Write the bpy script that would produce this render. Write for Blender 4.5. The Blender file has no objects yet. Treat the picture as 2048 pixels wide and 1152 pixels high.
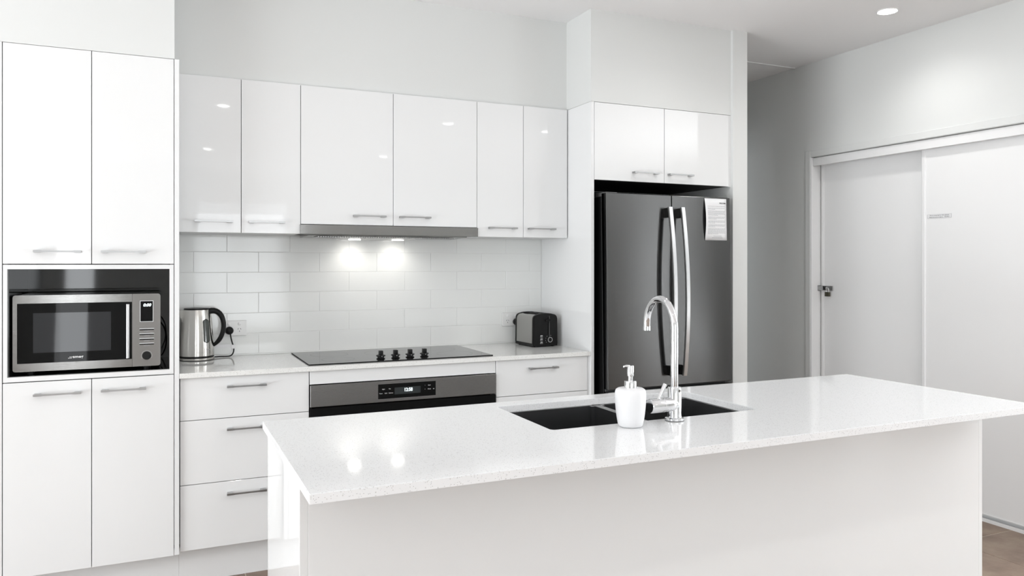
import bpy, bmesh, math, random
from mathutils import Vector, Matrix
random.seed(7)
SC = bpy.context.scene
COL = SC.collection
R = math.radians
PI = math.pi
FL = 0.022            # floor level
CEIL = 2.64

# ------------------------------------------------------------------ camera
cam = bpy.data.cameras.new('camera')
cam.sensor_width = 36.0
cam.lens = 1537.45 / 2048 * 36.0
cam.shift_y = -47.16 / 2048
cam.clip_start = 0.05
camo = bpy.data.objects.new('camera', cam)
camo.location = (0, 0, 1.342)
camo.rotation_euler = (R(90), 0, R(-24.514))
COL.objects.link(camo)
SC.camera = camo

# ------------------------------------------------------------------ world, light, exposure
world = bpy.data.worlds.new('world')
SC.world = world
world.use_nodes = True
wn = world.node_tree
wn.nodes['Background'].inputs[0].default_value = (0.93, 0.97, 1.0, 1)
wn.nodes['Background'].inputs[1].default_value = 2.2
SC.view_settings.view_transform = 'Standard'
SC.view_settings.look = 'None'
SC.view_settings.exposure = 0.16
SC.view_settings.gamma = 1.0
SC.view_settings.use_curve_mapping = False

def area(name, loc, rot, sx, sy, power, col=(1, 1, 1)):
    l = bpy.data.lights.new(name, 'AREA')
    l.shape = 'RECTANGLE'; l.size = sx; l.size_y = sy
    l.energy = power; l.color = col
    o = bpy.data.objects.new(name, l)
    o.location = loc; o.rotation_euler = rot
    COL.objects.link(o)
    return o
area('hall_daylight', (1.35, 5.9, 1.70), (0, R(-90), R(-30)), 0.6, 0.6, 16.0, (0.90, 0.96, 1.0))
# daylight through the windows of the living room behind and left of the camera, and added fill lamps
W_LEFT, W_LEFT_UP, W_BACK, W_SLOT, W_RIGHT = 92.0, 125.0, 22.0, 12.0, 165.0
area('daylight_left', (-4.93, 1.2, 1.20), (0, R(-90), 0), 2.2, 3.6, W_LEFT, (0.935, 0.97, 1.0))
area('fill_left_up', (-4.2, 0.9, 0.25), (0, R(-158), 0), 1.2, 3.4, W_LEFT_UP, (0.935, 0.97, 1.0))  # added upward fill inside the room, brightens the ceiling
area('daylight_back', (1.05, -4.10, 1.3), (R(125), 0, 0), 1.2, 1.9, W_BACK, (0.935, 0.97, 1.0))
area('daylight_slot', (-1.0, -4.10, 1.2), (R(105), 0, 0), 0.34, 2.2, W_SLOT, (0.935, 0.97, 1.0))
area('daylight_right_slot', (5.95, -1.8, 1.2), (0, R(90), 0), 2.1, 0.36, 11.0, (0.935, 0.97, 1.0))
area('fill_right_up', (5.70, 0.95, 0.95), (0, R(152), 0), 1.4, 1.7, W_RIGHT, (0.935, 0.97, 1.0))  # added upward fill, lifts the ceiling and the right side
DOWNLIGHT_W = 3.2
HOOD_W = 0.22

# ------------------------------------------------------------------ materials
def mat(name, col, rough=0.5, metal=0.0, spec=0.5, coat=0.0, emit=None, estr=0.0, aniso=0.0):
    m = bpy.data.materials.new(name)
    m.use_nodes = True
    b = m.node_tree.nodes['Principled BSDF']
    b.inputs['Base Color'].default_value = (*col, 1)
    b.inputs['Roughness'].default_value = rough
    b.inputs['Metallic'].default_value = metal
    b.inputs['Specular IOR Level'].default_value = spec
    b.inputs['Coat Weight'].default_value = coat
    b.inputs['Coat Roughness'].default_value = 0.03
    b.inputs['Anisotropic'].default_value = aniso
    if emit:
        b.inputs['Emission Color'].default_value = (*emit, 1)
        b.inputs['Emission Strength'].default_value = estr
    return m

def noise_bump(m, scale, strength, dist=0.001, vec=(1, 1, 1), rough_var=0.0, col_var=0.0):
    nt = m.node_tree; N = nt.nodes; L = nt.links
    b = N['Principled BSDF']
    tc = N.new('ShaderNodeTexCoord'); mp = N.new('ShaderNodeMapping')
    mp.inputs['Scale'].default_value = vec
    no = N.new('ShaderNodeTexNoise'); no.inputs['Scale'].default_value = scale
    no.inputs['Detail'].default_value = 5
    L.new(tc.outputs['Object'], mp.inputs[0]); L.new(mp.outputs[0], no.inputs['Vector'])
    if strength:
        bp = N.new('ShaderNodeBump'); bp.inputs['Strength'].default_value = strength
        bp.inputs['Distance'].default_value = dist
        L.new(no.outputs[0], bp.inputs['Height']); L.new(bp.outputs[0], b.inputs['Normal'])
    if rough_var:
        mr = N.new('ShaderNodeMapRange')
        r0 = b.inputs['Roughness'].default_value
        mr.inputs[3].default_value = max(0.0, r0 - rough_var); mr.inputs[4].default_value = r0 + rough_var
        L.new(no.outputs[0], mr.inputs[0]); L.new(mr.outputs[0], b.inputs['Roughness'])
    if col_var:
        c = b.inputs['Base Color'].default_value[:]
        cr = N.new('ShaderNodeMixRGB')
        cr.inputs[1].default_value = tuple(x * (1 - col_var) for x in c[:3]) + (1,)
        cr.inputs[2].default_value = tuple(min(1, x * (1 + col_var)) for x in c[:3]) + (1,)
        L.new(no.outputs[0], cr.inputs[0]); L.new(cr.outputs[0], b.inputs['Base Color'])
    return m

def brushed(m, amount=0.85):
    """horizontal grain: highlights spread up and down"""
    nt = m.node_tree; b = nt.nodes['Principled BSDF']
    t = nt.nodes.new('ShaderNodeTangent'); t.direction_type = 'RADIAL'; t.axis = 'Z'
    nt.links.new(t.outputs[0], b.inputs['Tangent'])
    b.inputs['Anisotropic'].default_value = amount
    b.inputs['Anisotropic Rotation'].default_value = 0.25
    return m

def quartz(name, base, fleck):
    m = mat(name, base, 0.07, 0, 0.5)
    nt = m.node_tree; N = nt.nodes; L = nt.links; b = N['Principled BSDF']
    tc = N.new('ShaderNodeTexCoord')
    prev = None
    for sc, th, colr in ((260, 0.17, fleck), (420, 0.15, tuple(f * 0.72 for f in fleck))):
        v = N.new('ShaderNodeTexVoronoi'); v.inputs['Scale'].default_value = sc
        L.new(tc.outputs['Object'], v.inputs['Vector'])
        # only some of the cells carry a fleck
        pick = N.new('ShaderNodeMath'); pick.operation = 'GREATER_THAN'; pick.inputs[1].default_value = 0.90
        sep = N.new('ShaderNodeSeparateColor'); L.new(v.outputs['Color'], sep.inputs[0]); L.new(sep.outputs[0], pick.inputs[0])
        lt = N.new('ShaderNodeMath'); lt.operation = 'LESS_THAN'; lt.inputs[1].default_value = th * 2.4
        L.new(v.outputs['Distance'], lt.inputs[0])
        mu = N.new('ShaderNodeMath'); mu.operation = 'MULTIPLY'
        L.new(pick.outputs[0], mu.inputs[0]); L.new(lt.outputs[0], mu.inputs[1])
        mx = N.new('ShaderNodeMixRGB')
        if prev is None: mx.inputs[1].default_value = (*base, 1)
        else: L.new(prev, mx.inputs[1])
        mx.inputs[2].default_value = (*colr, 1)
        L.new(mu.outputs[0], mx.inputs[0])
        prev = mx.outputs[0]
    L.new(prev, b.inputs['Base Color'])
    return m

M = {}
M['wall'] = noise_bump(mat('painted_wall', (0.72, 0.73, 0.72), 0.65, spec=0.3), 180, 0.05, 0.0006)
M['ceiling'] = noise_bump(mat('painted_ceiling', (0.94, 0.94, 0.945), 0.8, spec=0.2), 150, 0.04, 0.0006)
M['gloss'] = noise_bump(mat('gloss_white_laminate', (0.80, 0.805, 0.805), 0.03, spec=0.5), 2.2, 0.015, 0.01)
M['carcass'] = mat('white_melamine', (0.72, 0.72, 0.72), 0.4)
M['door'] = mat('satin_white_door', (0.86, 0.86, 0.86), 0.42, spec=0.4)
M['trim'] = mat('white_gloss_trim', (0.84, 0.84, 0.84), 0.3)
M['quartz'] = quartz('white_quartz', (0.83, 0.835, 0.84), (0.66, 0.66, 0.66))
M['quartz2'] = quartz('cream_quartz', (0.80, 0.80, 0.78), (0.60, 0.59, 0.56))
M['tile'] = noise_bump(mat('glazed_white_tile', (0.84, 0.85, 0.835), 0.08, spec=0.5), 7, 0.012, 0.004)
M['grout'] = mat('white_grout', (0.84, 0.84, 0.83), 0.8)
M['steel'] = noise_bump(mat('brushed_steel', (0.28, 0.277, 0.27), 0.26, 1.0), 90, 0.04, 0.0002, (1, 1, 60))
M['steel_h'] = noise_bump(mat('brushed_steel_horizontal', (0.27, 0.267, 0.26), 0.15, 1.0), 90, 0.12, 0.0002, (0.3, 0.3, 60))
M['kettle_steel'] = noise_bump(mat('warm_brushed_steel', (0.60, 0.585, 0.555), 0.17, 1.0), 90, 0.12, 0.0002, (0.3, 0.3, 60))
M['steel_dark'] = noise_bump(mat('dark_brushed_steel', (0.112, 0.112, 0.111), 0.20, 1.0), 90, 0.15, 0.0002, (0.3, 0.3, 60))
M['steel_oven'] = noise_bump(mat('oven_brushed_steel', (0.30, 0.295, 0.29), 0.28, 1.0), 60, 0.03, 0.0003, (1, 1, 60), 0.03)
M['steel_toaster'] = noise_bump(mat('toaster_steel', (0.40, 0.395, 0.38), 0.24, 1.0), 90, 0.08, 0.0002, (0.3, 0.3, 60))
for _k in ('steel_toaster', 'steel_dark', 'steel_h', 'steel_oven', 'kettle_steel', 'steel'): brushed(M[_k])
M['sink'] = noise_bump(mat('sink_steel', (0.36, 0.365, 0.37), 0.24, 1.0), 80, 0.03, 0.0003, (1, 60, 60))
M['chrome'] = mat('polished_chrome', (0.74, 0.745, 0.755), 0.06, 1.0)
M['handle'] = mat('satin_nickel', (0.40, 0.40, 0.40), 0.28, 1.0)
M['bar'] = mat('satin_aluminium_bar', (0.52, 0.52, 0.52), 0.3, 1.0)
M['black'] = mat('black_plastic', (0.010, 0.010, 0.010), 0.32, spec=0.18)
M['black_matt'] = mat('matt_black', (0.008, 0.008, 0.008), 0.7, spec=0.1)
M['glass_black'] = mat('black_glass', (0.006, 0.006, 0.006), 0.02, spec=0.12)
M['cook'] = mat('ceramic_black_glass', (0.02, 0.02, 0.02), 0.10, spec=0.7)
M['niche'] = mat('charcoal_gloss_lining', (0.035, 0.036, 0.035), 0.04)
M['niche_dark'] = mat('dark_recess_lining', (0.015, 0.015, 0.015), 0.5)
M['window'] = mat('smoked_oven_window', (0.022, 0.023, 0.025), 0.03, spec=0.35)
M['lcd'] = mat('display_off', (0.03, 0.035, 0.036), 0.15)
M['lcd_text'] = mat('display_digits', (0.8, 0.9, 0.9), 0.4, emit=(0.85, 0.95, 1.0), estr=1.2)
M['print_w'] = mat('white_print', (0.75, 0.75, 0.75), 0.5)
M['print_g'] = mat('grey_print', (0.30, 0.30, 0.31), 0.6)
M['ring'] = mat('faint_ring_print', (0.03, 0.03, 0.03), 0.12)
M['print_k'] = mat('dark_print', (0.06, 0.06, 0.06), 0.6)
M['paper'] = mat('white_paper', (0.80, 0.80, 0.81), 0.6)
M['ceramic'] = noise_bump(mat('white_ceramic', (0.78, 0.78, 0.79), 0.32), 38, 0.35, 0.002)
M['socket'] = mat('white_socket_plastic', (0.80, 0.80, 0.79), 0.25)
M['rubber'] = mat('black_rubber', (0.010, 0.010, 0.010), 0.45, spec=0.2)
M['brass'] = mat('dark_brass', (0.09, 0.085, 0.06), 0.4, 0.6)
M['lamp'] = mat('lamp_diffuser', (1, 1, 1), 0.5, emit=(1, 0.99, 0.97), estr=30.0)
M['hoodlamp'] = mat('hood_lamp_diffuser', (1, 1, 1), 0.5, emit=(1, 0.97, 0.92), estr=6.0)
M['water'] = mat('kettle_gauge', (0.05, 0.055, 0.05), 0.12)
M['floor_grout'] = mat('floor_grout', (0.58, 0.52, 0.44), 0.85)
M['curtain'] = mat('sheer_curtain', (0.8, 0.8, 0.8), 0.8)
M['seal'] = mat('grey_seal', (0.12, 0.12, 0.12), 0.6)

def floor_tile_mat():
    m = mat('brown_stone_tile', (0.22, 0.155, 0.11), 0.42)
    nt = m.node_tree; N = nt.nodes; L = nt.links; b = N['Principled BSDF']
    g = N.new('ShaderNodeNewGeometry')
    n = N.new('ShaderNodeTexNoise'); n.inputs['Scale'].default_value = 5; n.inputs['Detail'].default_value = 8
    n.inputs['Roughness'].default_value = 0.62
    L.new(g.outputs['Position'], n.inputs['Vector'])
    cr = N.new('ShaderNodeValToRGB')
    cr.color_ramp.elements[0].position = 0.32; cr.color_ramp.elements[0].color = (0.155, 0.110, 0.080, 1)
    cr.color_ramp.elements[1].position = 0.70; cr.color_ramp.elements[1].color = (0.33, 0.255, 0.185, 1)
    e = cr.color_ramp.elements.new(0.5); e.color = (0.235, 0.165, 0.125, 1)
    L.new(n.outputs[0], cr.inputs[0]); L.new(cr.outputs[0], b.inputs['Base Color'])
    bp = N.new('ShaderNodeBump'); bp.inputs['Strength'].default_value = 0.25; bp.inputs['Distance'].default_value = 0.003
    L.new(n.outputs[0], bp.inputs['Height']); L.new(bp.outputs[0], b.inputs['Normal'])
    return m
M['floor_tile'] = floor_tile_mat()

# ------------------------------------------------------------------ mesh helpers
def link(name, me, m, parent=None, loc=(0, 0, 0)):
    o = bpy.data.objects.new(name, me)
    if m is not None:
        me.materials.append(m)
    o.location = loc
    COL.objects.link(o)
    if parent is not None: o.parent = parent
    return o

def tomesh(name, bm, smooth=False):
    bmesh.ops.recalc_face_normals(bm, faces=bm.faces[:])
    me = bpy.data.meshes.new(name)
    bm.to_mesh(me); bm.free()
    if smooth:
        for p in me.polygons: p.use_smooth = True
        try: me.set_sharp_from_angle(angle=R(35))
        except Exception: pass
    return me

def addbox(bm, x0, x1, y0, y1, z0, z1, bev=0.0, seg=1, mtx=None):
    b2 = bmesh.new()
    vs = [b2.verts.new((x, y, z)) for x in (x0, x1) for y in (y0, y1) for z in (z0, z1)]
    for f in ((0, 1, 3, 2), (4, 6, 7, 5), (0, 4, 5, 1), (2, 3, 7, 6), (0, 2, 6, 4), (1, 5, 7, 3)):
        b2.faces.new([vs[i] for i in f])
    bmesh.ops.recalc_face_normals(b2, faces=b2.faces[:])
    if bev > 0:
        bmesh.ops.bevel(b2, geom=b2.edges[:], offset=bev, segments=seg, profile=0.5, affect='EDGES')
    if mtx is not None: bmesh.ops.transform(b2, matrix=mtx, verts=b2.verts[:])
    merge(bm, b2)

def merge(bm, b2):
    tmp = bpy.data.meshes.new('tmp')
    b2.to_mesh(tmp); b2.free()
    bm.from_mesh(tmp)
    bpy.data.meshes.remove(tmp)

def box(name, x0, x1, y0, y1, z0, z1, m, parent=None, bev=0.0, seg=1, off=(0, 0, 0)):
    bm = bmesh.new()
    addbox(bm, x0 - off[0], x1 - off[0], y0 - off[1], y1 - off[1], z0 - off[2], z1 - off[2], bev, seg)
    return link(name, tomesh(name, bm), m, parent)

def boxes(name, lst, m, parent=None, bev=0.0, seg=1):
    bm = bmesh.new()
    for b in lst: addbox(bm, *b, bev, seg)
    return link(name, tomesh(name, bm), m, parent)

def addlathe(bm, prof, segs=32, mtx=None, cap=True):
    """prof: list of (r, z)"""
    b2 = bmesh.new()
    rings = []
    for r, z in prof:
        if r < 1e-6: rings.append([b2.verts.new((0, 0, z))])
        else: rings.append([b2.verts.new((r * math.cos(2 * PI * i / segs), r * math.sin(2 * PI * i / segs), z)) for i in range(segs)])
    for a, b in zip(rings, rings[1:]):
        for i in range(segs):
            j = (i + 1) % segs
            if len(a) == 1 and len(b) == 1: continue
            if len(a) == 1: b2.faces.new((a[0], b[j], b[i]))
            elif len(b) == 1: b2.faces.new((a[i], a[j], b[0]))
            else: b2.faces.new((a[i], a[j], b[j], b[i]))
    if cap:
        if len(rings[0]) > 1: b2.faces.new(rings[0])
        if len(rings[-1]) > 1: b2.faces.new(rings[-1])
    if mtx is not None: bmesh.ops.transform(b2, matrix=mtx, verts=b2.verts[:])
    merge(bm, b2)

def lathe(name, prof, m, parent=None, loc=(0, 0, 0), rot=None, segs=32, smooth=True, cap=True):
    bm = bmesh.new()
    mt = Matrix.Translation(loc)
    if rot is not None: mt = mt @ rot
    addlathe(bm, prof, segs, mt, cap)
    return link(name, tomesh(name, bm, smooth), m, parent)

def addsweep(bm, path, rad, segs=12, flat=None):
    """tube along path; rad = number or list; flat = (a, b) rectangular/elliptic section scale"""
    P = [Vector(p) for p in path]
    n = len(P)
    b2 = bmesh.new()
    T = []
    for i in range(n):
        a = P[max(0, i - 1)]; b = P[min(n - 1, i + 1)]
        T.append((b - a).normalized())
    up = Vector((0, 0, 1)) if abs(T[0].z) < 0.9 else Vector((0, 1, 0))
    nx = T[0].cross(up).normalized()
    rings = []
    for i in range(n):
        nx = (nx - T[i] * nx.dot(T[i])).normalized()
        ny = T[i].cross(nx)
        r = rad[i] if isinstance(rad, (list, tuple)) else rad
        fa, fb = flat if flat else (1, 1)
        rings.append([b2.verts.new(P[i] + nx * (r * fa * math.cos(2 * PI * k / segs)) + ny * (r * fb * math.sin(2 * PI * k / segs))) for k in range(segs)])
    for a, b in zip(rings, rings[1:]):
        for i in range(segs):
            j = (i + 1) % segs
            b2.faces.new((a[i], a[j], b[j], b[i]))
    b2.faces.new(rings[0]); b2.faces.new(rings[-1])
    merge(bm, b2)

def sweep(name, path, rad, m, parent=None, segs=12, flat=None):
    bm = bmesh.new()
    addsweep(bm, path, rad, segs, flat)
    return link(name, tomesh(name, bm, True), m, parent)

def bez(p0, p1, p2, p3, n=12):
    out = []
    for i in range(n + 1):
        t = i / n; u = 1 - t
        out.append(tuple(u**3 * a + 3 * u * u * t * b + 3 * u * t * t * c + t**3 * d for a, b, c, d in zip(p0, p1, p2, p3)))
    return out

def extrude_poly(bm, pts, axis, a, b, bev=0.0):
    """pts 2-D outline; axis 'y' -> pts are (x,z) extruded y a..b ; 'x' -> (y,z); 'z' -> (x,y)"""
    def mk(p, t):
        return {'y': (p[0], t, p[1]), 'x': (t, p[0], p[1]), 'z': (p[0], p[1], t)}[axis]
    b2 = bmesh.new()
    A = [b2.verts.new(mk(p, a)) for p in pts]; B = [b2.verts.new(mk(p, b)) for p in pts]
    b2.faces.new(A); b2.faces.new(B[::-1])
    n = len(pts)
    for i in range(n):
        j = (i + 1) % n
        b2.faces.new((A[i], A[j], B[j], B[i]))
    bmesh.ops.recalc_face_normals(b2, faces=b2.faces[:])
    if bev: bmesh.ops.bevel(b2, geom=b2.edges[:], offset=bev, segments=2, affect='EDGES')
    merge(bm, b2)

def rounded_rect(x0, x1, z0, z1, r, n=6):
    pts = []
    for cx_, cz, a0 in ((x1 - r, z0 + r, -90), (x1 - r, z1 - r, 0), (x0 + r, z1 - r, 90), (x0 + r, z0 + r, 180)):
        for i in range(n + 1):
            a = R(a0 + 90 * i / n)
            pts.append((cx_ + r * math.cos(a), cz + r * math.sin(a)))
    return pts

def empty(name, loc, label=None, cat=None, group=None, rz=0, parent=None):
    o = bpy.data.objects.new(name, None)
    o.empty_display_size = 0.1
    o.location = loc
    o.rotation_euler = (0, 0, rz)
    COL.objects.link(o)
    if parent: o.parent = parent
    tag(o, label, cat, group)
    return o

def tag(o, label=None, cat=None, group=None, kind=None):
    if label: o['label'] = label
    if cat: o['category'] = cat
    if group: o['group'] = group
    if kind: o['kind'] = kind
    return o

def struct(o, label=None):
    o['kind'] = 'structure'
    if label: o['label'] = label
    return o

def text(name, body, size, loc, rot, m, parent=None, ext=0.0002, shear=0.0, align='CENTER', bold=0.0, sx=1.0):
    cu = bpy.data.curves.new(name, 'FONT')
    cu.body = body; cu.size = size; cu.extrude = ext; cu.shear = shear
    cu.align_x = align; cu.align_y = 'CENTER'; cu.offset = bold
    cu.resolution_u = 3
    to = bpy.data.objects.new(name + '_tmp', cu)
    COL.objects.link(to)
    dg = bpy.context.evaluated_depsgraph_get()
    me = bpy.data.meshes.new_from_object(to.evaluated_get(dg))
    bpy.data.objects.remove(to)
    mt = Matrix.Translation(loc) @ rot.to_4x4() @ Matrix.Diagonal((sx, 1, 1, 1))
    me.transform(mt)
    me.materials.clear()
    o = link(name, me, m, parent)
    return o
from mathutils import Euler
FACE_NY = Euler((R(90), 0, 0)).to_matrix()            # faces -Y
FACE_NX = Euler((R(90), 0, R(-90))).to_matrix()       # faces -X

# ------------------------------------------------------------------ the setting
XW = 3.81     # right wall face
floor = struct(box('floor', -5.1, 6.2, -4.4, 7.1, FL - 0.12, FL - 0.002, M['floor_grout']))
# floor tiles: pitch 0.443 m, joints found at X = 3.427 and Y = 2.447
TP, TJ = 0.443, 0.005
bm = bmesh.new(); addbox(bm, TJ / 2, TP - TJ / 2, TJ / 2, TP - TJ / 2, -0.012, 0, 0.0015)
tile_me = tomesh('tile', bm); tile_me.materials.append(M['floor_tile'])
rest = bmesh.new()
i0 = int(math.floor((-4.9 - 3.427) / TP)); i1 = int(math.ceil((6.1 - 3.427) / TP))
j0 = int(math.floor((-4.2 - 2.447) / TP)); j1 = int(math.ceil((7.0 - 2.447) / TP))
for i in range(i0, i1):
    for j in range(j0, j1):
        x = 3.427 + i * TP; y = 2.447 + j * TP
        if x < -4.95 or x > 6.0 - TP * 0.5 or y < -4.25 or y > 6.6: continue
        if -0.7 < x < 3.9 and 0.6 < y < 4.3:
            o = bpy.data.objects.new('tile', tile_me); o.location = (x, y, FL)
            COL.objects.link(o); o.parent = floor
        else:
            addbox(rest, x + TJ / 2, x + TP - TJ / 2, y + TJ / 2, y + TP - TJ / 2, FL - 0.012, FL)
tag(link('distant_tile', tomesh('distant_tile', rest), M['floor_tile'], floor), kind='stuff')

struct(box('ceiling', -5.1, 6.2, -4.4, 7.1, CEIL, CEIL + 0.1, M['ceiling']))
# hallway ceiling bead
struct(box('trim_1', 2.98, 3.81, 3.842, 3.858, CEIL - 0.006, CEIL, M['trim'], bev=0.001))

wall_back = struct(box('wall_back', -5.0, 2.98, 3.952, 4.05, FL, CEIL, M['wall']))
struct(box('wall_left_return', -5.0, -0.561, 3.40, 3.952, FL, CEIL, M['wall']))
bulk = struct(boxes('wall_bulkhead', [(-0.561, 0.0478, 3.385, 3.952, 2.1705, CEIL),
                               (0.0478, 1.982, 3.640, 3.952, 2.1705, CEIL),
                               (1.982, 2.878, 3.381, 3.952, 2.1705, CEIL)], M['wall']))
struct(boxes('wall_hall', [(2.878, 2.98, 3.365, 4.75, FL, CEIL), (2.878, 2.98, 5.45, 7.0, FL, CEIL), (2.878, 2.98, 4.75, 5.45, 2.06, CEIL)], M['wall']))
struct(box('wall_side_room', 1.10, 1.20, 4.05, 7.0, FL, CEIL, M['wall']))
struct(box('wall_side_room_end', 1.20, 2.98, 6.9, 7.0, FL, CEIL, M['wall']))
struct(box('wall_hall_end', 2.985, 3.95, 6.9, 7.0, FL, CEIL, M['wall']))
# right wall with the opening of the sliding doors
OY0, OY1, OZ = 2.06, 3.71, 2.030
struct(boxes('wall_right', [(XW, XW + 0.14, OY1, 7.0, FL, CEIL), (XW, XW + 0.14, 1.9, OY0, FL, CEIL),
                            (XW, XW + 0.14, OY0, OY1, OZ, CEIL)], M['wall']))
struct(box('wall_cupboard', XW + 0.14, XW + 0.18, OY0 - .1, OY1 + .1, FL, CEIL, M['carcass']))
struct(box('wall_alcove', XW + 0.18, 6.1, 1.9, 2.0, FL, CEIL, M['wall']))


def frame_wall(name, axis, c0, c1, a0, a1, holes):
    """wall along an axis with rectangular holes [(a0,a1,z0,z1)]"""
    bm = bmesh.new()
    cuts = sorted(holes)
    pos = a0
    def bx(s, e, z0, z1):
        if e - s < 1e-4 or z1 - z0 < 1e-4: return
        if axis == 'x': addbox(bm, s, e, c0, c1, z0, z1)
        else: addbox(bm, c0, c1, s, e, z0, z1)
    for (s, e, z0, z1) in cuts:
        bx(pos, s, FL, CEIL); bx(s, e, FL, z0); bx(s, e, z1, CEIL); pos = e
    bx(pos, a1, FL, CEIL)
    return struct(link(name, tomesh(name, bm), M['wall']))
frame_wall('wall_left', 'y', -5.1, -5.0, -4.4, 3.41, [(-0.7, 3.1, FL + 0.02, 2.38)])
frame_wall('wall_behind', 'x', -4.3, -4.2, -5.0, 6.1, [(-1.2, -0.8, FL + 0.02, 2.35), (0.4, 1.7, 0.30, 2.25)])

frame_wall('wall_far_right', 'y', 6.1, 6.2, -4.4, 2.0, [(-2.0, -1.6, FL + 0.02, 2.3), (0.05, 1.8, FL + 0.02, 2.3)])

def window(name, axis, c, a0, a1, z0, z1, n):
    """aluminium framed glazing standing in its opening"""
    root = struct(empty(name, ((a0 + a1) / 2, c, z0) if axis == 'x' else (c, (a0 + a1) / 2, z0)))
    root.location = (0, 0, 0)
    def B(nm, s, e, za, zb, d, m):
        if axis == 'x': return box(nm, s, e, c - d, c + d, za, zb, m, root)
        return box(nm, c - d, c + d, s, e, za, zb, m, root)
    t = 0.045
    B('window_head', a0, a1, z1 - t, z1, 0.03, M['trim']); B('window_sill', a0, a1, z0, z0 + t, 0.03, M['trim'])
    w = (a1 - a0) / n
    for i in range(n + 1):
        s = a0 + i * w - (t / 2 if 0 < i < n else (0 if i == 0 else t))
        B('mullion', s, s + t, z0 + t, z1 - t, 0.025, M['trim'])
    return root
window('window_1', 'y', -5.05, -0.7, 3.1, FL + 0.02, 2.38, 3)
window('window_2', 'x', -4.25, 0.4, 1.7, 0.30, 2.25, 2)
window('window_3', 'x', -4.25, -1.2, -0.8, FL + 0.02, 2.35, 1)
window('added_window_right', 'y', 6.15, 0.05, 1.8, FL + 0.02, 2.3, 2)  # unseen window, added as a light source on the right
window('window_5', 'y', 6.15, -2.0, -1.6, FL + 0.02, 2.3, 1)

# ---- splashback tiles, each one a piece of the back wall
struct(box('splashback_bed', 0.0655, 1.982, 3.9413, 3.9535, 0.885, 1.53, M['grout'], wall_back))
TW, TH, G = 0.2945, 0.0990, 0.0022
zrow0 = 0.9075
def wall_tile(x0, x1, z0, z1):
    box('tile', x0 + G / 2, x1 - G / 2, 3.9395, 3.9445, z0 + G / 2, z1 - G / 2, M['tile'], wall_back, bev=0.0007)
for r in range(-1, 7):
    z0 = zrow0 + r * TH; z1 = z0 + TH
    z0c, z1c = max(z0, 0.9005), min(z1, 1.527)
    if z1c - z0c < 0.005: continue
    off = 0.287 if r % 2 == 1 else 0.138
    k = -2
    while True:
        xa = off + k * TW; xb = xa + TW; k += 1
        if xa > 1.98: break
        xa, xb = max(xa, 0.067), min(xb, 1.981)
        if xb - xa > 0.01: wall_tile(xa, xb, z0c, z1c)

# ------------------------------------------------------------------ cabinet handles
def handle_mesh():
    L_, h, d = 0.158, 0.0088, 0.028
    bm = bmesh.new()
    # waisted bar: thicker solid ends, slimmer middle, on two feet
    xs = [(-L_ / 2, 0.0043), (-L_ / 2 + 0.024, 0.0043), (-L_ / 2 + 0.032, 0.0032), (L_ / 2 - 0.032, 0.0032), (L_ / 2 - 0.024, 0.0043), (L_ / 2, 0.0043)]
    outline = [(x, t) for x, t in xs] + [(x, -t) for x, t in xs[::-1]]
    extrude_poly(bm, outline, 'y', -d, -d + 0.0085, 0.0008)
    for s in (-1, 1):
        xc = s * (L_ / 2 - 0.013)
        addbox(bm, xc - 0.011, xc + 0.011, -d + 0.006, 0, -0.0045, 0.0045, 0.0006)
    me = tomesh('handle', bm); me.materials.append(M['handle'])
    return me
HM = handle_mesh()
def handle(xc, yface, z, parent):
    o = bpy.data.objects.new('handle', HM)
    o.location = (xc, yface, z); COL.objects.link(o); o.parent = parent
    return o

def leaf(name, x0, x1, z0, z1, yf, parent, hx=None, hz=None, th=0.018, g=0.0013, m=None):
    """door or drawer front with its front face at yf"""
    o = box(name, x0 + g, x1 - g, yf, yf + th, z0 + g, z1 - g, m or M['gloss'], parent, bev=0.0008)
    if hx is not None: handle(hx, yf, hz, o)
    return o

# ---- tall pantry cabinet
PY = 3.385
pan = empty('pantry_cabinet', (0, 0, 0), 'tall glossy white cabinet housing the microwave in an open niche, four doors with bar handles', 'cabinet')
Yb = 3.950
boxes('carcass', [(-0.5375, 0.046, PY + 0.020, Yb, 0.167, 0.185), (-0.5375, 0.046, PY + 0.020, Yb, 2.150, 2.168),
                  (-0.5375, 0.046, Yb - 0.012, Yb, 0.185, 2.150), (-0.5375, -0.523, PY + .020, Yb - .012, 0.185, 2.150),
                  (0.0315, 0.046, PY + .020, Yb - .012, 0.185, 2.150), (-0.523, 0.0315, PY + 0.0205, Yb - .012, 1.328, 1.342),
                  (-0.523, 0.0315, PY + 0.0205, Yb - .012, 0.899, 0.912)], M['carcass'], pan)
box('side_panel', 0.0476, 0.0655, PY, Yb, 0.169, 2.170, M['gloss'], pan, bev=0.0006)
box('side_panel', -0.557, -0.5395, PY, Yb, 0.169, 2.170, M['gloss'], pan, bev=0.0006)
leaf('door', -0.538, -0.246, 1.343, 2.170, PY, pan, -0.3586, 1.3917)
leaf('door', -0.246, 0.0465, 1.343, 2.170, PY, pan, -0.134, 1.3915)
leaf('door', -0.538, -0.246, 0.1665, 0.899, PY, pan, -0.3586, 0.8505)
leaf('door', -0.246, 0.0465, 0.1665, 0.899, PY, pan, -0.134, 0.8515)
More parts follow.
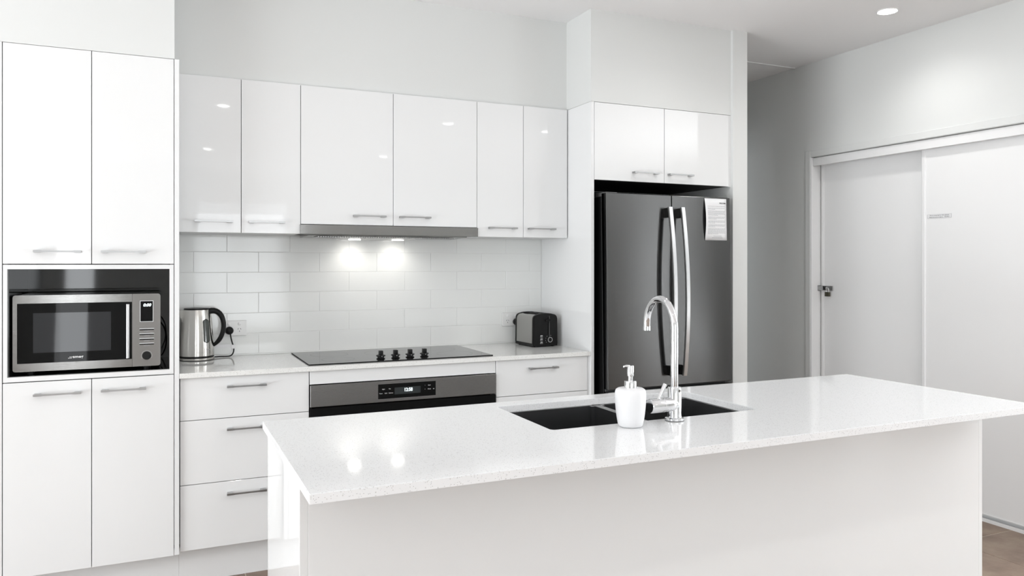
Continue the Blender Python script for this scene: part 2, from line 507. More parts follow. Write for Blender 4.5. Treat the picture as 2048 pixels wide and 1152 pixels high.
# face frame of the niche
boxes('niche_frame', [(-0.5364, -0.523, PY, PY + 0.02, 0.9015, 1.3405), (0.0295, 0.0449, PY, PY + 0.02, 0.9015, 1.3405),
                      (-0.523, 0.0295, PY, PY + 0.02, 1.324, 1.3405), (-0.523, 0.0295, PY, PY + 0.02, 0.9015, 0.9195)], M['gloss'], pan)
NB = 3.86
boxes('niche_lining', [(-0.5228, 0.0312, NB, NB + 0.004, 0.9125, 1.3275), (-0.5228, -0.5195, PY + .0201, NB, 0.9125, 1.3275),
                       (0.028, 0.0312, PY + .0201, NB, 0.9125, 1.3275), (-0.5195, 0.028, PY + .0201, NB, 1.3235, 1.3275),
                       (-0.5195, 0.028, PY + .0201, NB, 0.9125, 0.9190)], M['niche'], pan)
box('kickboard', -0.557, 0.0655, 3.462, 3.478, FL, 0.1675, M['gloss'], pan)

# ---- base cabinets
BY = 3.398
def base_unit(name, x0, x1, fronts, label, hx, ztop=0.8795):
    t = empty(name, (0, 0, 0), label, 'cabinet', None)
    boxes('carcass', [(x0 + 0.0015, x0 + 0.0165, BY + 0.02, 3.935, 0.173, 0.878), (x1 - 0.0165, x1 - 0.0015, BY + 0.02, 3.935, 0.173, 0.878),
                      (x0 + 0.0165, x1 - 0.0165, BY + 0.02, 3.935, 0.173, 0.189), (x0 + 0.0165, x1 - 0.0165, 3.925, 3.935, 0.189, 0.878),
                      (x0 + 0.0165, x1 - 0.0165, BY + 0.02, BY + .10, 0.862, 0.878)], M['carcass'], t)
    for (z0, z1, hz) in fronts:
        leaf('drawer', x0, x1, z0, z1, BY, t, hx, hz)
    return t
base_unit('drawer_cabinet', 0.0675, 0.583, [(0.7040, 0.8790, 0.8357), (0.4415, 0.7040, 0.6590), (0.1735, 0.4415, 0.3915)],
          'glossy white cabinet of three drawers beside the tall cabinet, below the kettle', 0.325)
base_unit('drawer_cabinet', 1.4645, 1.9725, [(0.7020, 0.8790, 0.8320), (0.4415, 0.7020, 0.6550), (0.1735, 0.4415, 0.3915)],
          'glossy white drawer cabinet under the toaster, beside the fridge panel', 1.716)
ov = empty('oven_cabinet', (0, 0, 0), 'white cabinet housing the oven, with a plain white rail under the cooktop', 'cabinet')
boxes('carcass', [(0.5845, 0.5985, 3.43, 3.935, 0.173, 0.878), (1.4485, 1.4630, 3.43, 3.935, 0.173, 0.878), (0.5985, 1.4485, 3.43, 3.935, 0.173, 0.189)], M['carcass'], ov)
leaf('filler_rail', 0.5840, 1.4635, 0.8190, 0.8790, BY, ov)
leaf('filler_rail', 0.5840, 1.4635, 0.1735, 0.2300, BY, ov)
kick = box('kickboard', 0.066, 1.981, 3.462, 3.478, FL, 0.172, M['gloss'])
tag(kick, 'long white kickboard at floor level under the drawer fronts', 'kickboard')
# filler between last drawers and the tall panel
tag(box('filler_strip', 1.9737, 1.9815, BY + 0.002, BY + 0.03, 0.173, 0.8785, M['gloss']), 'narrow white filler strip between the right drawers and the fridge panel', 'filler')
tag(box('side_panel', 1.982, 2.000, 3.380, 3.950, FL, 2.1695, M['gloss'], bev=0.0006), 'tall glossy white panel between the wall cabinets and the fridge', 'panel')

# ---- worktop against the wall
tag(box('worktop', 0.0663, 1.9812, 3.381, 3.9425, 0.8797, 0.9000, M['quartz2'], bev=0.0008), 'pale speckled stone worktop along the back wall carrying cooktop, kettle and toaster', 'worktop')

# ---- wall cabinets
WY = 3.622
def wall_unit(x0, x1, z0, xm, hs, label, name='wall_cabinet', y1=3.937, yf=WY, z1=2.1685, under=None):
    t = empty(name, (0, 0, 0), label, 'cabinet', None)
    c = M['carcass']
    bm_l = [(x0 + .001, x0 + .017, yf + .0195, y1, z0 + .002, z1 - .002), (x1 - .017, x1 - .001, yf + .0195, y1, z0 + .002, z1 - .002),
            (x0 + .017, x1 - .017, yf + .0195, y1, z1 - .018, z1 - .002), (x0 + .017, x1 - .017, y1 - .01, y1, z0 + .018, z1 - .018)]
    boxes('carcass', bm_l, c, t)
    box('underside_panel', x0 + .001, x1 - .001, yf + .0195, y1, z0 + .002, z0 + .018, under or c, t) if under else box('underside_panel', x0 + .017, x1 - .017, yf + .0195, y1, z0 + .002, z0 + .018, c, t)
    leaf('door', x0, xm, z0, z1 + .001, yf, t, hs[0], hs[2])
    leaf('door', xm, x1, z0, z1 + .001, yf, t, hs[1], hs[2])
    return t
wall_unit(0.0685, 0.5828, 1.4818, 0.3235, (0.2095, 0.4325, 1.5320), 'glossy white wall cabinet of two doors above the kettle, beside the tall cabinet')
wall_unit(0.5828, 1.4570, 1.5275, 1.0204, (0.9016, 1.1265, 1.5715), 'wide glossy white wall cabinet of two doors directly above the rangehood')
wall_unit(1.4570, 1.9780, 1.4818, 1.7175, (1.5948, 1.8187, 1.5285), 'glossy white wall cabinet of two narrow doors above the toaster')
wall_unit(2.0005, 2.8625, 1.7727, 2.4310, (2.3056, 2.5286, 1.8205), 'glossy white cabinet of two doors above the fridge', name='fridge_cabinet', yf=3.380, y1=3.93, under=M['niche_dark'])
tag(box('filler_strip', 2.8632, 2.8775, 3.383, 3.40, 1.7727, 2.169, M['gloss']), 'narrow white filler strip between the cabinet above the fridge and the wall end', 'filler')
# dark lining of the fridge recess
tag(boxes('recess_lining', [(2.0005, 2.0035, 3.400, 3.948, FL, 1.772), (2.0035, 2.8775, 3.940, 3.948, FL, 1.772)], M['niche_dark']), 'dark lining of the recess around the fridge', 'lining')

# ---- rangehood
hood = empty('rangehood', (0, 0, 0), 'slim stainless steel slide-out rangehood lighting the white tiles over the cooktop', 'rangehood')
box('front_strip', 0.5790, 1.4590, 3.612, 3.640, 1.4822, 1.5262, M['steel_h'], hood, bev=0.0012, seg=2)
boxes('body', [(0.60, 1.44, 3.6405, 3.925, 1.488, 1.5262)], M['seal'], hood)
bm = bmesh.new()
extrude_poly(bm, [(3.645, 1.4875), (3.66, 1.4785), (3.84, 1.4745), (3.90, 1.4745), (3.915, 1.4875)], 'x', 0.625, 1.415)
link('underside_tray', tomesh('underside_tray', bm), M['steel'], hood)
boxes('filter', [(0.67 + i * 0.0115, 0.6765 + i * 0.0115, 3.672, 3.79, 1.4715, 1.4745) for i in range(60)], M['bar'], hood)
box('light_cover', 0.80, 1.19, 3.806, 3.886, 1.4690, 1.4742, M['socket'], hood, bev=0.001)
for x in (0.884, 1.107):
    lathe('lamp', [(0.030, 0), (0.030, 0.004), (0.0, 0.004)], M['hoodlamp'], hood, (x, 3.846, 1.4645), segs=24)
    l = bpy.data.lights.new('hood_light', 'SPOT'); l.energy = HOOD_W * 6; l.spot_size = R(130); l.spot_blend = 0.9
    l.shadow_soft_size = 0.05; l.color = (1, 0.96, 0.90)
    lo = bpy.data.objects.new('hood_light', l); lo.location = (x, 3.835, 1.462); lo.rotation_euler = (R(30), 0, 0)
    COL.objects.link(lo); lo.parent = hood

# ---- cooktop
ck = empty('cooktop', (0, 0, 0), 'wide black ceramic glass cooktop with four control knobs set in the worktop', 'cooktop')
box('glass', 0.5855, 1.4565, 3.4165, 3.9145, 0.9044, 0.9054, M['cook'], ck)
box('edge_shadow', 0.585, 1.457, 3.416, 3.915, 0.9003, 0.9044, M['black_matt'], ck)  # black underlayer; its rim stands for the shadow at the seal
def ring_poly(bm, cx_, cy, z, r0, r1, n=48):
    vi = [bm.verts.new((cx_ + r0 * math.cos(2 * PI * i / n), cy + r0 * math.sin(2 * PI * i / n), z)) for i in range(n)]
    vo = [bm.verts.new((cx_ + r1 * math.cos(2 * PI * i / n), cy + r1 * math.sin(2 * PI * i / n), z)) for i in range(n)]
    for i in range(n):
        j = (i + 1) % n; bm.faces.new((vi[i], vi[j], vo[j], vo[i]))
for cx_, cy, r in ((0.74, 3.76, 0.09), (0.74, 3.55, 0.075), (1.02, 3.72, 0.115), (1.31, 3.76, 0.075), (1.31, 3.55, 0.09)):
    bm = bmesh.new(); ring_poly(bm, cx_, cy, 0.9056, r - 0.0012, r)
    link('burner_ring', tomesh('burner_ring', bm), M['ring'], ck)
for x, y in ((0.923, 3.483), (0.9934, 3.489), (1.0632, 3.493), (1.1334, 3.500)):
    y = 3.487
    bm = bmesh.new()
    addlathe(bm, [(0.0195, 0.9056), (0.0205, 0.908), (0.0150, 0.911), (0.0150, 0.915), (0.0215, 0.919), (0.0215, 0.9225), (0.013, 0.9255)], 28, Matrix.Translation((x, y, 0)))
    addbox(bm, x - 0.0085, x + 0.0085, y - 0.014, y + 0.014, 0.9245, 0.944, 0.002, 2)
    k = link('knob', tomesh('knob', bm, True), M['black'], ck)
    lathe('pointer', [(0.0016, 0), (0.0016, 0.001), (0, 0.001)], M['print_w'], k, (x, y - 0.0205, 0.919), Matrix.Rotation(R(90), 4, 'X'), segs=10)

# ---- oven
o_ = empty('oven', (0, 0, 0), 'wide built-in oven with steel control panel and black glass door under the cooktop', 'oven')
OYF = 3.388
box('control_panel', 0.5860, 1.4620, OYF, OYF + 0.03, 0.7225, 0.8165, M['steel_oven'], o_, bev=0.001)
dp = box('display_panel', 0.8847, 1.1561, OYF - 0.0016, OYF + 0.002, 0.7370, 0.8028, M['glass_black'], o_, bev=0.0005)
box('screen', 0.960, 1.083, OYF - 0.0021, OYF - 0.0015, 0.7535, 0.7845, M['lcd'], dp)
text('clock_digits', '12:58', 0.0215, (1.0245, OYF - 0.0024, 0.7715), FACE_NY, M['lcd_text'], dp, bold=0.0004, sx=0.85)
for (x, z, s) in ((0.909, 0.7805, 'Light'), (0.938, 0.7805, 'Fan'), (0.897, 0.7615, 'Timer'), (0.920, 0.7615, 'Grill'), (0.943, 0.7615, 'Defrost'),
                  (1.104, 0.7855, '−'), (1.125, 0.7855, 'Start'), (1.104, 0.7680, '+'), (1.125, 0.7680, 'Clock'), (1.146, 0.7680, 'ok')):
    text('button_print', s, 0.0065, (x, OYF - 0.0019, z), FACE_NY, M['print_w'], dp)
box('door', 0.5860, 1.4620, OYF + 0.004, OYF + 0.03, 0.2340, 0.7175, M['glass_black'], o_, bev=0.0015)
box('cavity', 0.602, 1.444, OYF + 0.031, 3.90, 0.2400, 0.8150, M['black_matt'], o_)
bm = bmesh.new()
addsweep(bm, [(0.66, OYF - 0.035, 0.655), (1.39, OYF - 0.035, 0.655)], 0.009, 12)
for x in (0.70, 1.35): addsweep(bm, [(x, OYF - 0.035, 0.655), (x, OYF + 0.005, 0.655)], 0.006, 10)
link('door_handle', tomesh('door_handle', bm, True), M['steel'], o_)

# ------------------------------------------------------------------ island
IX0, IX1, IY0, IY1 = 0.259, 2.516, 1.506, 2.262
SX0, SX1, SY0, SY1 = 0.948, 1.655, 1.822, 2.192
def slab_hole(x0, x1, y0, y1, z0, z1, hx0, hx1, hy0, hy1, r=0.012):
    bm = bmesh.new()
    n = 4
    hole = []
    for cx_, cy, a0 in ((hx1 - r, hy0 + r, -90), (hx1 - r, hy1 - r, 0), (hx0 + r, hy1 - r, 90), (hx0 + r, hy0 + r, 180)):
        hole.append([(cx_ + r * math.cos(R(a0 + 90 * i / n)), cy + r * math.sin(R(a0 + 90 * i / n))) for i in range(n + 1)])
    outer = [(x1, y0), (x1, y1), (x0, y1), (x0, y0)]
    O, H_ = {}, {}
    for z in (z0, z1):
        O[z] = [bm.verts.new((*p, z)) for p in outer]
        H_[z] = [[bm.verts.new((*p, z)) for p in c] for c in hole]
        for k in range(4):
            c = H_[z][k]; nx = H_[z][(k + 1) % 4]
            for i in range(n): bm.faces.new((O[z][k], c[i], c[i + 1]))
            bm.faces.new((O[z][k], c[n], nx[0], O[z][(k + 1) % 4]))
    for k in range(4):
        bm.faces.new((O[z0][k], O[z0][(k + 1) % 4], O[z1][(k + 1) % 4], O[z1][k]))
        a = H_[z0][k] + [H_[z0][(k + 1) % 4][0]]; b = H_[z1][k] + [H_[z1][(k + 1) % 4][0]]
        for i in range(len(a) - 1): bm.faces.new((a[i], a[i + 1], b[i + 1], b[i]))
    return bm
bm = slab_hole(IX0, IX1, IY0, IY1, 0.8800, 0.9000, SX0, SX1, SY0, SY1)
bmesh.ops.recalc_face_normals(bm, faces=bm.faces[:])
edges = [e for e in bm.edges if len(e.link_faces) == 2 and e.calc_face_angle() > 1.2 and (abs(e.verts[0].co.z - 0.9) < 1e-5 and abs(e.verts[1].co.z - 0.9) < 1e-5)]
bmesh.ops.bevel(bm, geom=edges, offset=0.0012, segments=2, affect='EDGES')
tag(link('island_worktop', tomesh('island_worktop', bm), M['quartz']), 'white speckled stone island benchtop with the sink cut into it', 'benchtop')
isl = empty('kitchen_island', (0, 0, 0), 'glossy white island cabinet standing under the speckled stone benchtop', 'island')
EX0, EX1, EY0 = 0.2700, 2.5060, 1.692
box('end_panel', EX0, EX0 + 0.018, EY0 + 0.0005, 2.235, FL, 0.8795, M['gloss'], isl, bev=0.0006)
box('end_panel', EX1 - 0.018, EX1, EY0 + 0.0005, 2.235, FL, 0.8795, M['gloss'], isl, bev=0.0006)
box('front_panel', EX0 + 0.0182, EX1 - 0.0182, EY0, EY0 + 0.018, FL, 0.8795, M['gloss'], isl, bev=0.0006)
boxes('carcass', [(EX0 + 0.0185, EX1 - 0.0185, EY0 + 0.019, EY0 + 0.025, FL, 0.879), (EX0 + 0.0185, EX1 - 0.0185, 2.195, 2.21, 0.17, 0.185),
                  (0.90, 0.916, 1.72, 2.21, 0.17, 0.879), (1.69, 1.706, 1.72, 2.21, 0.17, 0.879), (EX0 + 0.0185, EX1 - 0.0185, 1.72, 2.21, 0.155, 0.17)], M['carcass'], isl)
box('kickboard', EX0 + 0.0185, EX1 - 0.0185, 2.165, 2.18, FL, 0.155, M['gloss'], isl)
xs = [0.2885, 0.59, 0.908, 1.30, 1.698, 2.09, 2.4875]
for a, b in zip(xs, xs[1:]):
    d = box('door', a + .0016, b - .0016, 2.2115, 2.2295, 0.1735, 0.876, M['gloss'], isl, bev=0.0008)
    h = handle((a + b) / 2, 2.2295, 0.83, d); h.rotation_euler = (0, 0, PI)

# ---- sink
snk = empty('sink', (0, 0, 0), 'undermounted stainless steel double bowl sink in the island benchtop', 'sink')
def bowl(name, x0, x1, y0, y1, zt, zb, parent):
    bm = bmesh.new()
    vs = [bm.verts.new((x, y, z)) for x in (x0, x1) for y in (y0, y1) for z in (zb, zt)]
    for f in ((0, 1, 3, 2), (4, 6, 7, 5), (0, 4, 5, 1), (2, 3, 7, 6), (0, 2, 6, 4)):
        bm.faces.new([vs[i] for i in f])
    es = [e for e in bm.edges if len(e.link_faces) == 2]
    bmesh.ops.bevel(bm, geom=es, offset=0.014, segments=4, affect='EDGES')
    # flange turned out at the rim
    rim = [e for e in bm.edges if len(e.link_faces) == 1]
    ret = bmesh.ops.extrude_edge_only(bm, edges=rim)
    cx_, cy = (x0 + x1) / 2, (y0 + y1) / 2
    for v in [g for g in ret['geom'] if isinstance(g, bmesh.types.BMVert)]:
        v.co.x += 0.010 if v.co.x > cx_ else -0.010
        v.co.y += 0.010 if v.co.y > cy else -0.010
    me = tomesh(name, bm, True)
    o = link(name, me, M['sink'], parent)
    s = o.modifiers.new('thickness', 'SOLIDIFY'); s.thickness = 0.0012; s.offset = 0
    lathe('drain', [(0.0, 0.0035), (0.028, 0.0035), (0.040, 0.0022), (0.043, 0.0)], M['chrome'], o, (cx_, cy + 0.03, zb + 0.0008), segs=28, cap=False)
    return o
bowl('bowl', 0.9560, 1.2880, 1.830, 2.184, 0.8788, 0.700, snk)
bowl('bowl', 1.3120, 1.6470, 1.830, 2.184, 0.8788, 0.700, snk)
box('divider_rim', 1.2905, 1.3095, 1.828, 2.186, 0.872, 0.8792, M['bar'], snk, bev=0.002)

# ---- mixer tap
TX, TY = 1.3235, 1.792
tap = empty('mixer_tap', (0, 0, 0), 'polished chrome gooseneck mixer tap with side lever on the near edge of the sink', 'tap')
lathe('body', [(0.0268, 0.9002), (0.0268, 0.9072), (0.0255, 0.9085), (0.0205, 0.910), (0.0198, 0.916), (0.0195, 0.992), (0.0180, 0.9955), (0.0120, 0.9965)], M['chrome'], tap, (TX, TY, 0), segs=40)
lathe('base_seal', [(0.0272, 0.9002), (0.0272, 0.9022), (0.0262, 0.9022)], M['seal'], tap, (TX, TY, 0), segs=40)
dx, dy = 0.010, 0.1
vd = Vector((dx, dy, 0)).normalized()
reach = 0.160; rr = reach / 2; zs = 1.162
path = [(TX, TY, 0.99), (TX, TY, 1.05), (TX, TY, 1.12), (TX, TY, zs)]
for i in range(1, 19):
    a = PI * i / 18 * 0.97
    u = rr - rr * math.cos(a); w = rr * math.sin(a)
    path.append((TX + vd.x * u, TY + vd.y * u, zs + w * 0.98))
last = path[-1]
path.append((last[0] + vd.x * 0.001, last[1] + vd.y * 0.001, last[2] - 0.021))
sp = sweep('spout', path, 0.0104, M['chrome'], tap, segs=20)
e = path[-1]
lathe('aerator', [(0.0108, 0.0), (0.0108, 0.012), (0.0, 0.012)], M['chrome'], tap, (e[0], e[1], e[2] - 0.006), segs=20)
rotx = Matrix.Rotation(R(-90), 4, 'Y')      # lathe axis to -X
lathe('cartridge_housing', [(0.0, 0.0), (0.0185, 0.0), (0.0200, 0.004), (0.0200, 0.0415), (0.0188, 0.0425), (0.0188, 0.0440), (0.0200, 0.045), (0.0200, 0.083), (0.0185, 0.0865), (0.0, 0.0870)],
      M['chrome'], tap, (TX, TY - 0.002, 0.9465), rotx, segs=36)
sweep('lever', [(TX - 0.058, TY - 0.002, 0.960), (TX - 0.046, TY - 0.002, 0.982), (TX - 0.033, TY - 0.002, 1.005)], [0.0052, 0.0055, 0.0062], M['chrome'], tap, segs=16)
lathe('grub_screw', [(0.0038, 0), (0.0038, 0.002), (0.002, 0.002)], M['steel'], tap, (TX + 0.003, TY - 0.0185, 0.986), Matrix.Rotation(R(90), 4, 'X') , segs=14)

# ---- soap dispenser
sx, sy = 1.1655, 1.776
soap = empty('soap_dispenser', (0, 0, 0), 'white textured ceramic soap dispenser with chrome pump standing beside the mixer tap', 'dispenser')
lathe('bottle', [(0.0, 0.9003), (0.0285, 0.9003), (0.0320, 0.9022), (0.0340, 0.906), (0.0368, 0.920), (0.0392, 0.936), (0.0410, 0.954), (0.0421, 0.972), (0.0425, 0.986), (0.0420, 0.9945), (0.0400, 1.0005), (0.0350, 1.0040), (0.027, 1.0055), (0.014, 1.006), (0.0, 1.006)],
      M['ceramic'], soap, (sx, sy, 0), segs=64)
pump = lathe('pump', [(0.0165, 1.0045), (0.0165, 1.023), (0.0158, 1.0245), (0.0065, 1.0245), (0.0065, 1.037), (0.0088, 1.0375), (0.0092, 1.063), (0.0085, 1.0665), (0.0, 1.0670)], M['chrome'], soap, (sx, sy, 0), segs=32)
sweep('nozzle', [(sx - 0.004, sy, 1.0635), (sx - 0.014, sy, 1.0655), (sx - 0.0205, sy, 1.0645), (sx - 0.023, sy, 1.0615)], [0.0045, 0.0032, 0.0024, 0.0020], M['chrome'], pump, segs=12)

# ------------------------------------------------------------------ microwave
mw = empty('microwave', (0, 0, 0), 'stainless steel microwave with black glass door standing in the niche', 'microwave')
MX0, MX1, MZ0, MZ1, MY = -0.5112, -0.0035, 0.934, 1.2245, 3.420
bm = bmesh.new(); addbox(bm, MX0 + .004, MX1 - .004, MY + 0.012, 3.795, MZ0 + .002, MZ1 - .002, 0.004, 2)
link('case', tomesh('case', bm), M['steel_dark'], mw)
XD = -0.106
bm = bmesh.new()
def frame_poly(bm, x0, x1, z0, z1, hx0, hx1, hz0, hz1, y0, y1, r):
    """door frame with rounded left corners and a rectangular opening"""
    n = 5
    out = [(x1, z0), (x1, z1)]
    out += [(x0 + r + r * math.cos(R(90 + 90 * i / n)), z1 - r + r * math.sin(R(90 + 90 * i / n))) for i in range(n + 1)]
    out += [(x0 + r + r * math.cos(R(180 + 90 * i / n)), z0 + r + r * math.sin(R(180 + 90 * i / n))) for i in range(n + 1)]
    inn = [(hx1, hz0), (hx1, hz1)] + [(hx0, hz1)] * (n + 1) + [(hx0, hz0)] * (n + 1)
    for y in (y0, y1):
        A = [bm.verts.new((p[0], y, p[1])) for p in out]; uniq = {}
        B = []
        for p in inn:
            if p not in uniq: uniq[p] = bm.verts.new((p[0], y, p[1]))
            B.append(uniq[p])
        m_ = len(A)
        for i in range(m_):
            j = (i + 1) % m_
            f = [A[i], A[j]] + ([B[j], B[i]] if B[i] is not B[j] else [B[i]])
            bm.faces.new(f)
        if y == y0: A0, B0 = A, B
    for i in range(len(A)):
        j = (i + 1) % len(A)
        bm.faces.new((A0[i], A0[j], A[j], A[i]))
        if B[i] is not B[j]: bm.faces.new((B0[i], B0[j], B[j], B[i]))
frame_poly(bm, MX0, XD - 0.0004, MZ0, MZ1, -0.4968, XD - 0.0004 - 0.0006, 0.9650, 1.1930, MY, MY + 0.012, 0.010)
md = link('door', tomesh('door', bm), M['steel_h'], mw)
box('door_glass', -0.4966, XD - 0.0012, MY + 0.0015, MY + 0.011, 0.9652, 1.1928, M['glass_black'], md)
box('viewing_window', -0.445, -0.1813, MY + 0.0008, MY + 0.0014, 1.004, 1.156, M['window'], md)
bm = bmesh.new(); addsweep(bm, [(-0.1212, MY - 0.022, 0.9715), (-0.1212, MY - 0.022, 1.1845)], 0.0062, 14)
for z in (0.978, 1.178): addsweep(bm, [(-0.1212, MY - 0.022, z), (-0.1212, MY + 0.002, z)], 0.0045, 10)
link('door_handle', tomesh('door_handle', bm, True), M['bar'], md)
text('brand_lettering', 'smeg', 0.0150, (-0.2950, MY + 0.0004, 0.9835), FACE_NY, M['print_w'], md, bold=0.0003, sx=1.15)
bm = bmesh.new()
for i, (x, z, r) in enumerate(((-0.3270, 0.9790, 0.0016), (-0.3225, 0.9790, 0.0016), (-0.3225, 0.9835, 0.0014), (-0.3180, 0.9790, 0.0016), (-0.3180, 0.9835, 0.0016), (-0.3137, 0.9835, 0.0014))):
    addlathe(bm, [(r, 0), (r, 0.0004), (0, 0.0004)], 10, Matrix.Translation((x, MY + 0.001, z)) @ Matrix.Rotation(R(90), 4, 'X'))
link('brand_dots', tomesh('brand_dots', bm), M['print_w'], md)
# control fascia with rounded right corners
bm = bmesh.new()
pts = [(XD + 0.0006, MZ1), (XD + 0.0006, MZ0)]
r = 0.010
pts += [(MX1 - r + r * math.cos(R(-90 + 90 * i / 5)), MZ0 + r + r * math.sin(R(-90 + 90 * i / 5))) for i in range(6)]
pts += [(MX1 - r + r * math.cos(R(90 * i / 5)), MZ1 - r + r * math.sin(R(90 * i / 5))) for i in range(6)]
extrude_poly(bm, pts, 'y', MY, MY + 0.012)
mf = link('control_fascia', tomesh('control_fascia', bm), M['steel'], mw)
boxes('display_bezel', [(-0.0785, -0.0295, MY - 0.0012, MY + 0.001, 1.1115, 1.1965)], M['bar'], mf)
box('screen', -0.0765, -0.0315, MY - 0.0016, MY - 0.0005, 1.1135, 1.1945, M['glass_black'], mf)
text('clock_digits', '0:00', 0.0165, (-0.0530, MY - 0.0019, 1.1785), FACE_NY, M['lcd_text'], mf, shear=0.25, bold=0.0004)
for i, z in enumerate((1.0835, 1.0640, 1.0445, 1.0250)):
    box('button', -0.0805, -0.0265, MY - 0.0040, MY, z - 0.0012, z + 0.0026, M['bar'], mf, bev=0.0005)
    box('button_slot', -0.0795, -0.0275, MY - 0.0006, MY + 0.001, z - 0.0052, z - 0.0013, M['black_matt'], mf)
    box('button_print', -0.064, -0.042, MY - 0.0003, MY + 0.0005, z - 0.0105, z - 0.0085, M['print_g'], mf)
rx = Matrix.Rotation(R(90), 4, 'X')
lathe('dial', [(0.0165, 0), (0.0165, 0.002), (0.0150, 0.0035), (0.0150, 0.013), (0.0135, 0.0145), (0.0, 0.0145)], M['black'], mf, (-0.0540, MY, 0.9760), rx, segs=32)
bm = bmesh.new()
for k in range(22):
    a = R(-30 + 240 * k / 21)
    mt = Matrix.Translation((-0.0540, MY - 0.0002, 0.9760)) @ Matrix.Rotation(-a, 4, 'Y') @ Matrix.Translation((0.0195, 0, 0))
    addbox(bm, -0.0009, 0.0009, -0.0003, 0.0003, -0.0004, 0.0004, mtx=mt)
link('dial_scale', tomesh('dial_scale', bm), M['print_w'], mf)
for x in (MX0 + 0.05, MX1 - 0.05):
    for y in (MY + 0.05, 3.74):
        lathe('foot', [(0.014, 0.9192), (0.014, 0.937)], M['rubber'], mw, (x, y, 0), segs=16)
sweep('power_cord', bez((-0.012, 3.66, 1.10), (0.030, 3.62, 1.07), (0.026, 3.64, 0.98), (-0.0, 3.70, 0.945), 14), 0.0032, M['rubber'], mw, segs=8)

# ------------------------------------------------------------------ kettle
KX, KY = 0.1490, 3.853
ket = empty('kettle', (0, 0, 0), 'brushed stainless steel kettle with black handle, plugged in beside the tall cabinet', 'kettle')
lathe('power_base', [(0.0, 0.9003), (0.0755, 0.9003), (0.0765, 0.904), (0.0765, 0.911), (0.074, 0.9135), (0, 0.9135)], M['kettle_steel'], ket, (KX, KY, 0), segs=48)
boxes('base_seal', [], M['black'], ket) if False else lathe('base_seal', [(0.0745, 0.9137), (0.0758, 0.9147), (0.0758, 0.9180), (0.0745, 0.9190)], M['black'], ket, (KX, KY, 0), segs=48)
lathe('foot_ring', [(0.0760, 0.9002), (0.0772, 0.9010), (0.0772, 0.9032), (0.0760, 0.9036)], M['black'], ket, (KX, KY, 0), segs=48)
prof = [(0.0, 0.9192), (0.0735, 0.9192), (0.0758, 0.9215), (0.0758, 0.935), (0.0745, 0.965), (0.0725, 1.000), (0.0700, 1.035), (0.0672, 1.070), (0.0640, 1.100), (0.0600, 1.127), (0.0585, 1.1325), (0.0, 1.1330)]
kb = lathe('body', prof, M['kettle_steel'], ket, (KX, KY, 0), segs=56)
lathe('lid', [(0.0, 1.1332), (0.0555, 1.1332), (0.0565, 1.1355), (0.0545, 1.1395), (0.02, 1.1420), (0.0, 1.1422)], M['black'], ket, (KX, KY, 0), segs=40)
# spout: wedge standing out of the upper body to the left
bm = bmesh.new()
tipx = KX - 0.081
top = 1.1285
V = [bm.verts.new(p) for p in ((tipx, KY - 0.012, top + 0.004), (KX - 0.036, KY - 0.046, top), (KX - 0.045, KY + 0.036, top), (KX - 0.058, KY - 0.030, 1.068), (tipx + 0.003, KY - 0.016, top - 0.008))]
bm.faces.new((V[0], V[1], V[2])); bm.faces.new((V[0], V[4], V[1])); bm.faces.new((V[4], V[3], V[1])); bm.faces.new((V[0], V[2], V[4])); bm.faces.new((V[4], V[2], V[3])); bm.faces.new((V[1], V[3], V[2]))
link('spout', tomesh('spout', bm), M['kettle_steel'], ket)
# handle loop, turned slightly to the viewer
hp = bez((KX + 0.052, KY - 0.010, 1.124), (KX + 0.098, KY - 0.012, 1.140), (KX + 0.128, KY - 0.016, 1.085), (KX + 0.112, KY - 0.016, 1.025), 12)[:-1] + \
     bez((KX + 0.112, KY - 0.016, 1.025), (KX + 0.104, KY - 0.016, 0.995), (KX + 0.090, KY - 0.014, 0.978), (KX + 0.071, KY - 0.010, 0.965), 8)
rad = [0.017 - 0.0045 * min(1, i / 10) for i in range(len(hp))]
for i in range(5): rad[-1 - i] = 0.0085 + 0.001 * i
sweep('handle', hp, rad, M['black'], ket, segs=16, flat=(1.0, 0.85))
# water gauge: curved strip on the wall of the kettle
def kr(z):
    for (r0, z0), (r1, z1) in zip(prof[2:], prof[3:]):
        if z0 <= z <= z1: return r0 + (r1 - r0) * (z - z0) / (z1 - z0)
    return 0.06
bm = bmesh.new()
NZ, NA = 18, 6; ga = R(-90 + 34); gz0, gz1 = 0.981, 1.091; hw = 0.0145
rows = []
for i in range(NZ + 1):
    z = gz0 + (gz1 - gz0) * i / NZ
    e_ = min(z - gz0, gz1 - z)
    wdt = hw if e_ > hw else math.sqrt(max(0, hw * hw - (hw - e_) ** 2)) + 0.0008
    rad_ = kr(z) + 0.0012
    rows.append([bm.verts.new((KX + rad_ * math.cos(ga + (k / NA * 2 - 1) * wdt / rad_), KY + rad_ * math.sin(ga + (k / NA * 2 - 1) * wdt / rad_), z)) for k in range(NA + 1)])
for a, b in zip(rows, rows[1:]):
    for k in range(NA): bm.faces.new((a[k], a[k + 1], b[k + 1], b[k]))
go = link('water_gauge', tomesh('water_gauge', bm, True), M['water'], ket)
go.modifiers.new('t', 'SOLIDIFY').thickness = 0.002
bm = bmesh.new()
row = [(0.0765) for k in range(2)]
vs2 = []
for k in range(13):
    a = R(-90 + 24 + k * 1.9)
    vs2.append((bm.verts.new((KX + 0.0757 * math.cos(a), KY + 0.0757 * math.sin(a), 0.9500)), bm.verts.new((KX + 0.0755 * math.cos(a), KY + 0.0755 * math.sin(a), 0.9522))))
for a, b in zip(vs2, vs2[1:]): bm.faces.new((a[0], b[0], b[1], a[1]))
link('lettering', tomesh('lettering', bm), M['print_g'], ket)
